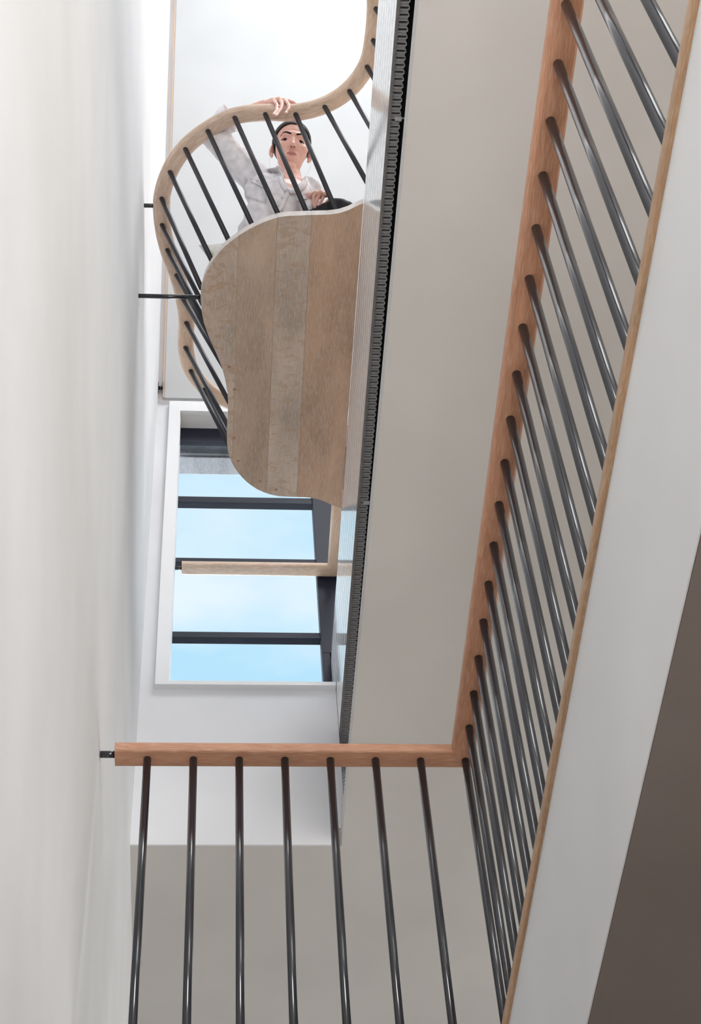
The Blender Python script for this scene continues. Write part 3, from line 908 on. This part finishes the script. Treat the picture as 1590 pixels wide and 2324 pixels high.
# --- shirt
cuff0 = onz(513, 276, 6.255)
shirt_parts = [('c', neck0 + Vector((0, .012, -.055)), .074, chest + Vector((0, .01, 0)), .118), ('c', chest + Vector((0, .01, 0)), .118, chest * .45 + pel * .55, .118), ('c', chest * .45 + pel * .55, .118, pel, .128),
               ('c', neck0 + Vector((0, .015, -.03)), .058, rsh, .060), ('c', rsh, .062, relb, .049), ('c', relb, .048, cuff0, .040), ('c', cuff0 * .98 + relb * .02, .041, cuff0, .042),
               ('c', neck0 + Vector((0, .015, -.03)), .056, lsh, .056), ('c', lsh, .056, lelb, .050), ('c', lelb, .049, lelb + (lwri - lelb) * .80, .034),
               ('c', chest + Vector((-.06, -.03, .03)), .07, chest + Vector((.055, -.035, .02)), .07)]
shirt_me = blob('shirt', shirt_parts, .0045, 3)
import mathutils
def wrinkle(me, amp, sc_, seed):
    me.update()
    nv = [v.normal.copy() for v in me.vertices]
    for v, n_ in zip(me.vertices, nv):
        q_ = v.co * sc_ + Vector((seed, seed * 2, 0))
        a_ = mathutils.noise.noise(Vector((q_.x + .6 * q_.z, q_.y * .7, q_.z * .45)))
        b_ = mathutils.noise.noise(q_ * 2.3)
        v.co += n_ * amp * (1 - 2.2 * abs(a_) + .5 * b_)
wrinkle(shirt_me, .0055, 13, 3.0)
# the shirt is open at the neck
def to_px(v):
    q_ = CR.transposed() @ v
    return IW / 2 + FPX * q_.x / -q_.z, IH / 2 - FPX * q_.y / -q_.z
vee = [(622, 372), (640, 398), (646, 414), (653, 429), (662, 431), (674, 426), (684, 416), (692, 402), (706, 372)]
def in_vee(x, y):
    c_ = False
    for i in range(len(vee)):
        (x0, y0), (x1, y1) = vee[i], vee[i-1]
        if (y0 > y) != (y1 > y) and x < (x1 - x0) * (y - y0) / (y1 - y0) + x0: c_ = not c_
    return c_
sbt = bvh_of(shirt_me)
bm = bmesh.new(); bm.from_mesh(shirt_me)
bmesh.ops.delete(bm, geom=[v for v in bm.verts if in_vee(*to_px(v.co)) and v.co.y < neck0.y + .05], context='VERTS')
bm.to_mesh(shirt_me); bm.free()
shirt_o = PP(link('shirt', shirt_me, M['shirt'], person))
def on_shirt(px, py, off=.002):
    loc, nn, _, _ = sbt.ray_cast(Vector((0, 0, 0)), sight(px, py))
    if loc is None: return onz(px, py, 5.97)
    return loc - sight(px, py) * off
def patch(name, quad, nu, nv, off, mat, thick=.0016, lift=None):
    """cloth patch laid on the shirt: quad corners in sight-line coordinates"""
    V = []; F = []
    for i in range(nv + 1):
        for j in range(nu + 1):
            u_, w_ = j / nu, i / nv
            a_ = [quad[0][k_] * (1-u_) + quad[1][k_] * u_ for k_ in (0, 1)]
            b_ = [quad[3][k_] * (1-u_) + quad[2][k_] * u_ for k_ in (0, 1)]
            x_, y_ = a_[0] * (1-w_) + b_[0] * w_, a_[1] * (1-w_) + b_[1] * w_
            V.append(on_shirt(x_, y_, off + (lift * w_ if lift else 0)))
    for i in range(nv):
        for j in range(nu):
            k_ = i * (nu + 1) + j
            F.append((k_, k_ + 1, k_ + nu + 2, k_ + nu + 1))
    o = PP(link(name, mesh_from(name, V, F, True), mat, person))
    s_ = o.modifiers.new('thickness', 'SOLIDIFY'); s_.thickness = thick; s_.offset = 0
    return o
patch('pocket_flap', [(554, 399), (606, 419), (607, 431), (563, 409)], 8, 4, .004, M['shirt'], lift=.006)
patch('pocket', [(556, 404), (606, 426), (602, 462), (556, 446)], 8, 6, .002, M['shirt'])
patch('pocket_flap', [(674, 449), (699, 442), (700, 450), (676, 457)], 5, 3, .004, M['shirt'], lift=.005)
patch('placket', [(652, 424), (662, 428), (640, 480), (628, 477)], 3, 10, .003, M['shirt'])
def button(px, py, r_=.0042):
    p_ = on_shirt(px, py, .0045); n_ = (-p_).normalized()
    me = rod_mesh('button', .0018, r_, 14)
    o = PP(link('button', me, M['button'], person)); o.location = p_ - Vector(person.location); o.rotation_euler = n_.to_track_quat('Z', 'Y').to_euler()
for b_ in ((584, 411), (666, 431), (640, 449), (632, 467)): button(*b_)
# collar: a stand round the neck with two turned-down points, open at the front
def collar_flap(name, inner, outer, mat):
    V = []; F = []
    n_ = len(inner)
    for a_, b_ in zip(inner, outer): V += [a_, a_ * .5 + b_ * .5 + (-(a_ + b_) / 2).normalized() * .004, b_]
    for i in range(n_ - 1):
        for k_ in range(2): F.append((i*3 + k_, i*3 + k_ + 1, i*3 + k_ + 4, i*3 + k_ + 3))
    o = PP(link(name, mesh_from(name, V, F, True), mat, person))
    s_ = o.modifiers.new('thickness', 'SOLIDIFY'); s_.thickness = .0022; s_.offset = 0
    return o
def osh(l, off): return spline([on_shirt(x_, y_, off) for x_, y_ in l], 3)
collar_flap('collar', osh([(634, 378), (643, 391), (640, 403), (645, 416), (652, 429)], .010), osh([(604, 384), (622, 394), (631, 404), (635, 418), (645, 436)], .006), M['shirt'])
collar_flap('collar', osh([(693, 400), (685, 410), (676, 419), (666, 426), (654, 430)], .010), osh([(700, 412), (695, 424), (686, 433), (674, 439), (660, 442)], .006), M['shirt'])
tube('neck_band', osh([(628, 376), (638, 392), (642, 403), (647, 416), (654, 430), (663, 430), (675, 424), (685, 414), (693, 400)], .001), [.0035] * 25, M['shirt'], person)
# rolled cuff standing loose round the forearm
ax = (rwri - relb).normalized()
u_ = ax.orthogonal().normalized(); w_ = ax.cross(u_)
V = []; F = []
for i, (t_, r_) in enumerate(((-.040, .038), (-.01, .049), (.022, .057))):
    for k_ in range(24):
        a_ = 2 * PI * k_ / 24
        rr = r_ * (1 + .10 * math.sin(3 * a_ + i) + .05 * math.sin(7 * a_))
        V.append(cuff0 + ax * t_ + (u_ * math.cos(a_) + w_ * math.sin(a_)) * rr)
for i in range(2):
    for k_ in range(24):
        F.append((i*24 + k_, i*24 + (k_+1) % 24, (i+1)*24 + (k_+1) % 24, (i+1)*24 + k_))
cf = PP(link('cuff', mesh_from('cuff', V, F, True), M['shirt'], person))
s_ = cf.modifiers.new('thickness', 'SOLIDIFY'); s_.thickness = .002
# --- trousers
tr_me = blob('trousers', [('c', pel, .112, lknee, .062), ('c', lknee, .063, lfoot, .045), ('c', pel, .112, rknee, .060), ('c', rknee, .058, rfoot, .045),
                          ('c', lknee, .060, onz(782, 484, 5.80), .046)], .006, 3)
wrinkle(tr_me, .004, 16, 9.0)
PP(link('trousers', tr_me, M['trouser'], person))
tag(person, 'person in a white shirt and black trousers leaning one arm on the handrail', 'person')

# ================================================================== cushion on the bench
cu = empty('cushion', (0, 0, ZP + .034))
A_, B_, D_ = onz(449, 556, 5.775), onz(580, 532, 5.760), onz(492, 640, 5.700)
B_ = A_ + (B_ - A_).normalized() * .20
D_ = A_ + (D_ - A_).normalized() * .17
nrm_c = (B_ - A_).cross(D_ - A_).normalized()
N_ = 16
for side, nm in ((1, 'cover'), (-1, 'cover')):
    V = []; F = []
    for i in range(N_ + 1):
        for j in range(N_ + 1):
            u_, w_ = j / N_, i / N_
            pin = 1 - .10 * (4 * u_ * (1-u_)) * abs(2*w_-1) ** 2 - .0
            uu = .5 + (u_ - .5) * (1 - .13 * 4 * w_ * (1 - w_)); ww = .5 + (w_ - .5) * (1 - .13 * 4 * u_ * (1 - u_))
            h_ = .058 * (max(0, 16 * u_ * (1-u_) * w_ * (1-w_))) ** .45
            h_ += .002 * mathutils.noise.noise(Vector((u_ * 7, w_ * 7, side * 3)))
            V.append(A_ + (B_ - A_) * uu + (D_ - A_) * ww + nrm_c * side * h_)
    for i in range(N_):
        for j in range(N_):
            k_ = i * (N_ + 1) + j; F.append((k_, k_ + 1, k_ + N_ + 2, k_ + N_ + 1))
    me = mesh_from('cover', V, F, True)
    o = link('cover', me, M['pillow'], cu); o.location = -Vector(cu.location)
st_pts = [A_ + (B_ - A_) * (.06 + .86 * t_ / 12) + (D_ - A_) * (.04 + .05 * math.sin(PI * t_ / 12)) for t_ in range(13)]
o = tube('stitching', st_pts, [.0014] * 13, M['stitch'], cu); o.location = -Vector(cu.location)
tag(cu, 'cream cushion with its corner poking out at the left end of the bench', 'cushion')
